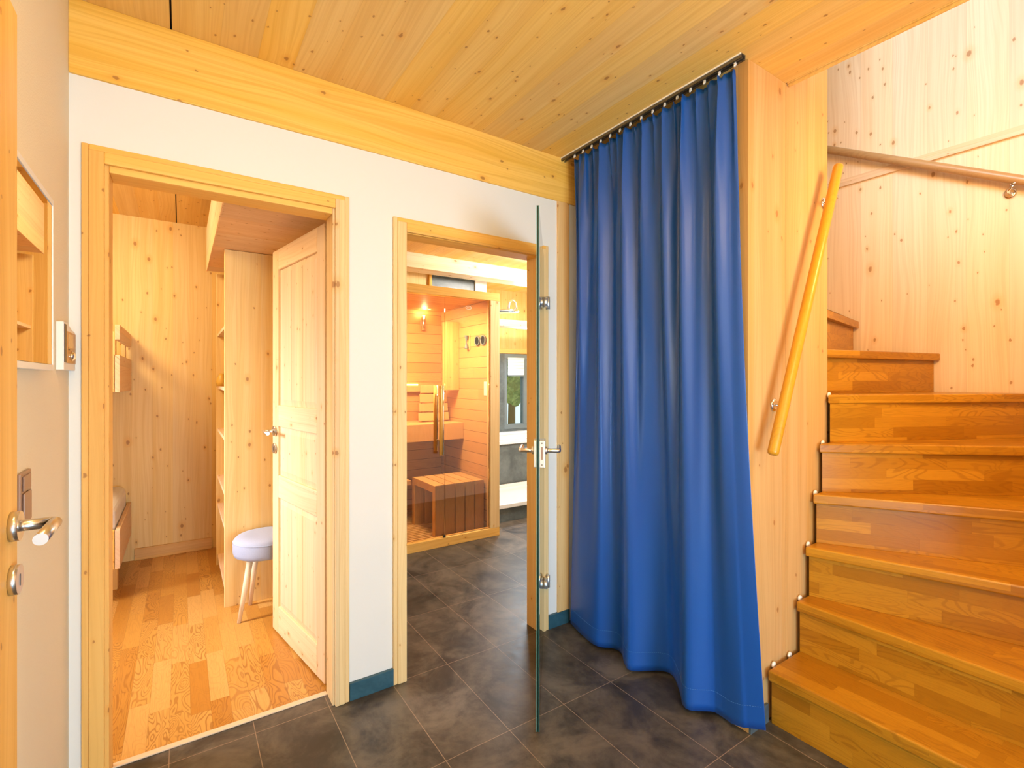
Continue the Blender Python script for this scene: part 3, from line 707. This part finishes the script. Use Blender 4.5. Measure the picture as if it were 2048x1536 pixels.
# bar handle
for nm, yy, zz in (('outer_handle', 3.462, .73), ('inner_handle', 3.565, .75)):
    hd = MB().tube([(1.672, yy, zz), (1.672, yy, 1.27)], .013, 18, 0).tube([(1.690, yy-.004, zz), (1.690, yy-.004, 1.27)], .006, 12, 1)
    hd.tube([(1.675, yy, .84), (1.675, 3.5175, .84)], .007, 12, 1).tube([(1.675, yy, 1.19), (1.675, 3.5175, 1.19)], .007, 12, 1)
    hd.v = [(x-S0[0], y-S0[1], z) for x, y, z in hd.v]; hd.build(nm, [P['pCase'], P['chrome']], gdv)
MB().box(-.01, .01, -.006, .006, 0, .02).build('pivot', 'black', gdv, loc=(1.722-S0[0], 3.506-S0[1], .0705))
# benches
sb('bench', 'alder', 1.05, 2.18, 4.06, 4.50, .895, .92); sb('bench_fascia', 'alder', 1.05, 2.178, 4.03, 4.06, .77, .92)
sb('bench', 'alder', 1.05, 1.66, 4.02, 4.50, .40, .44)
sb('backrest_rail', 'alder', 1.05, 2.178, 4.455, 4.50, 1.20, 1.255)
tag(sb('light_strip', 'strip', 1.06, 1.92, 4.482, 4.498, 1.262, 1.276, bev=0), 'glowing warm light strip')
tag(sb('corner_box', 'pCase', 2.05, 2.179, 4.12, 4.21, 1.22, 1.86), 'pale upright corner box')
lm = MB().lathe([(.03, 0), (.034, .10), (.001, .10)][::-1], (0, 0, 0), 'Z', 20)
sl = empty('wall_lamp', (1.96, 4.44, 1.80), 0, 'small cylindrical up-light glowing on the rear sauna wall', 'lamp')
MB().tube([(0, 0, 0), (0, 0, .14)], .02, 18).box(-.012, .012, .02, .06, .05, .09).build('body', 'steel', sl)
MB().tube([(0, 0, .135), (0, 0, .1425)], .017, 18).build('bulb', 'bulb', sl)
pl = D.lights.new('sauna_uplight', 'POINT'); pl.energy = 2.2; pl.color = (1, .75, .4); pl.shadow_soft_size = .02
po = D.objects.new('sauna_uplight', pl); COL.objects.link(po); po.location = (1.96, 4.42, 1.962)
# slatted back rest leaning
br = empty('backrest', (1.985, 4.27, .921), 0, 'slatted curved wooden backrest leaning on the upper sauna bench', 'backrest')
for k in range(4):
    z = .01+k*.087; y = .02+.012*k-.006*k*k*.3; wdt = .155-.008*k
    MB().box(-wdt, wdt, -.012, .004, 0, .076).build('slat', 'alder', br, .003, loc=(0, y-.03, z), rot=(R(-10+4*k), 0, 0))
for q in (-.11, .085): MB().box(q, q+.025, 0, .02, 0, .34).build('bearer', 'alder', br, .002, loc=(0, .01, 0), rot=(R(-6), 0, 0))
# slatted step
ss = empty('sauna_step', (1.95, 3.86, .04), 0, 'slatted wooden step bench on the sauna floor behind the glass', 'bench')
for k in range(5):
    x = 1.705+k*.094-1.95
    s_ = MB().box(x, x+.085, -.22, .22, .385, .415).box(x, x+.085, -.22, -.19, 0, .385).box(x, x+.085, .19, .22, 0, .385)
    s_.build('slat', 'alder', ss, .002)
MB().box(-.252, -.2455, -.235, .235, .355, .416).box(-.252, -.2455, -.235, -.185, 0, .355).box(-.252, -.2455, .185, .235, 0, .355).build('end_frame', 'pX', ss, .002)
# instruments on the side wall of the sauna
def frame_on_side(name, y, z, label, cat): return empty(name, (2.179, y, z), 0, label, cat)
q = frame_on_side('hourglass', 3.93, 1.60, 'slim glass hourglass timer mounted on the right sauna wall left of the dials', 'hourglass')
MB().lathe([(.018, 0), (.018, .006), (.016, .012), (.004, .06), (.016, .108), (.018, .114), (.018, .12)], (-.026, 0, 0), 'Z', 20).build('bulb', 'grey', q)
MB().box(-.006, -.0005, -.025, .025, -.01, .13).build('back_plate', 'alder', q)
for y, lab in ((3.76, 'round sauna thermometer dial nearer the back wall on the right sauna side wall'), (3.66, 'round hygrometer dial nearest the pane on the right sauna side wall')):
    q = frame_on_side('dial', y, 1.66, lab, 'dial')
    MB().lathe([(.043, -.0005), (.043, -.016), (.037, -.018), (.036, -.012), (.001, -.012)], (0, 0, 0), 'X', 28).build('case', 'grey', q)
    MB().lathe([(.034, -.0125), (.001, -.0125)], (0, 0, 0), 'X', 28).build('face', 'etch', q)
    MB().box(-.0145, -.013, -.0015, .0015, -.004, .028).build('needle', 'black', q, rot=(R(25), 0, 0))
vt = MB().box(-.008, -.0005, -.03, .03, 0, .12).build('vent', 'wplas', None, .002, loc=(2.179, 3.62, 1.18)); tag(vt, 'small white vertical vent plate low on the right sauna wall', 'vent')

# ------------------------------------------------------------------ bathroom fittings
# wooden cladding and slate over the sauna
struct(box('wall_bath', 'pWall', .99, 2.08, 4.60, 4.66, 0, 2.40))
struct(box('trim_9', 'pCase', 2.08, 2.11, 4.57, 4.66, 0, 2.40, bevel=.002))
struct(MB().box(2.11, 2.62, 4.60, 4.66, 0, 2.40).build('wall_bath', 'slateB'))
struct(MB().box(2.62, 2.76, 4.58, 4.66, 2.03, 2.40).build('wall_bath', 'white'))
tr = empty('shower_tray', (2.83, 4.16, 0), 0, 'white shower tray on a slate plinth right of the sauna', 'shower tray')
MB().box(-.58, 1.2, -.36, .38, 0, .125).build('plinth', 'slateB', tr, .002)
b = MB().box(-.58, 1.2, -.375, -.33, .125, .165).box(-.58, 1.2, .35, .38, .125, .165).box(-.58, 1.2, -.33, .35, .125, .135)
b.build('basin', 'enamel', tr, .006)
tb = empty('bathtub', (2.88, 4.98, 0), 0, 'bathtub with dark slate surround and white rim under the bathroom window', 'bathtub')
MB().box(-.5, 1.49, -.42, -.39, 0, .60).box(-.5, -.47, -.39, .44, 0, .60).build('surround', 'slateB', tb, .002)
MB().box(-.5, 1.49, -.44, -.33, .60, .635).box(-.5, 1.49, .34, .44, .60, .635).box(-.5, -.38, -.33, .34, .60, .635).box(-.38, 1.49, -.33, .34, .2, .22).box(-.39, -.38, -.33, .34, .2, .60).box(-.38, 1.49, -.34, -.33, .2, .60).box(-.38, 1.49, .34, .35, .2, .60).build('tub', 'enamel', tb, .008)
bl = empty('blind', (3.72, BY-.03, 1.365), 0, 'pleated white blind half lowered over the bathroom window', 'blind')
b = MB()
for k in range(5): b.box(-.125, .135, -.004-.004*(k % 2), .004, .02+k*.042, .02+k*.042+.040)
b.build('fabric', 'blind', bl)
MB().box(-.128, .138, -.01, .008, 0, .02).build('bottom_bar', 'grey', bl)
MB().box(-.128, .138, -.01, .008, .23, .25).build('head_bar', 'wplas', bl)
# overhead shower rail with hose
sh = empty('overhead_shower', (2.83, 4.3, 2.03), 0, 'flat overhead shower with looped chrome hose above the shower tray', 'shower')
MB().lathe([(.001, 0), (.13, 0), (.135, .008), (.12, .016), (.02, .022), (.001, .022)], (0, 0, 0), 'Z', 36).build('rose', 'chrome', sh)
MB().tube([(.03, 0, .02), (.03, 0, .06), (.045, 0, .11), (.085, 0, .135), (.125, 0, .11), (.13, 0, .05), (.13, .1, .03), (.13, .44, .03)], .011, 12).build('hose', 'chrome', sh)
# ceiling speaker / downlight in beam
dl = empty('ceiling_light', (2.42, 3.62, CZ), 0, 'round flush white bathroom ceiling light', 'light')
MB().lathe([(.001, -.03), (.11, -.03), (.13, -.018), (.135, -.0005), (.001, -.0005)], (0, 0, 0), 'Z', 40).build('cover', 'wplas', dl)

# ------------------------------------------------------------------ garden outside the bathroom window
struct(MB().box(-3, 9, 5.75, 16, -.4, -.3).build('ground_outside', 'grass'))
for i, (x, y, s_, h) in enumerate(((4.2, 8.6, .9, 1.4), (6.6, 9.8, 1.2, 2.4), (5.3, 12.6, 1.4, 2.0))):
    t_ = empty('tree', (x, y, -.3), 0, ['rounded green shrub nearest outside the bathroom window', 'tall leafy tree outside at the right of the bathroom window', 'farther leafy tree seen through the bathroom window'][i], 'tree', 'garden trees')
    bm = bmesh.new(); bmesh.ops.create_icosphere(bm, subdivisions=4, radius=s_)
    for v_ in bm.verts:
        n_ = v_.co.normalized(); v_.co += n_*(.18*math.sin(n_.x*9+i)*math.cos(n_.y*8)+.12*random.random())
    me = D.meshes.new('crown'); bm.to_mesh(me); bm.free(); me.materials.append(P['leaf'])
    o = D.objects.new('crown', me); COL.objects.link(o); o.parent = t_; o.location = (0, 0, h)
    MB().tube([(0, 0, 0), (.03, 0, h)], [.1, .07], 10).build('trunk', 'bark', t_)
sun = D.lights.new('sun', 'SUN'); sun.energy = 3.5; sun.angle = R(1); so_ = D.objects.new('sun', sun); COL.objects.link(so_)
so_.rotation_euler = (R(-50), R(20), R(160))
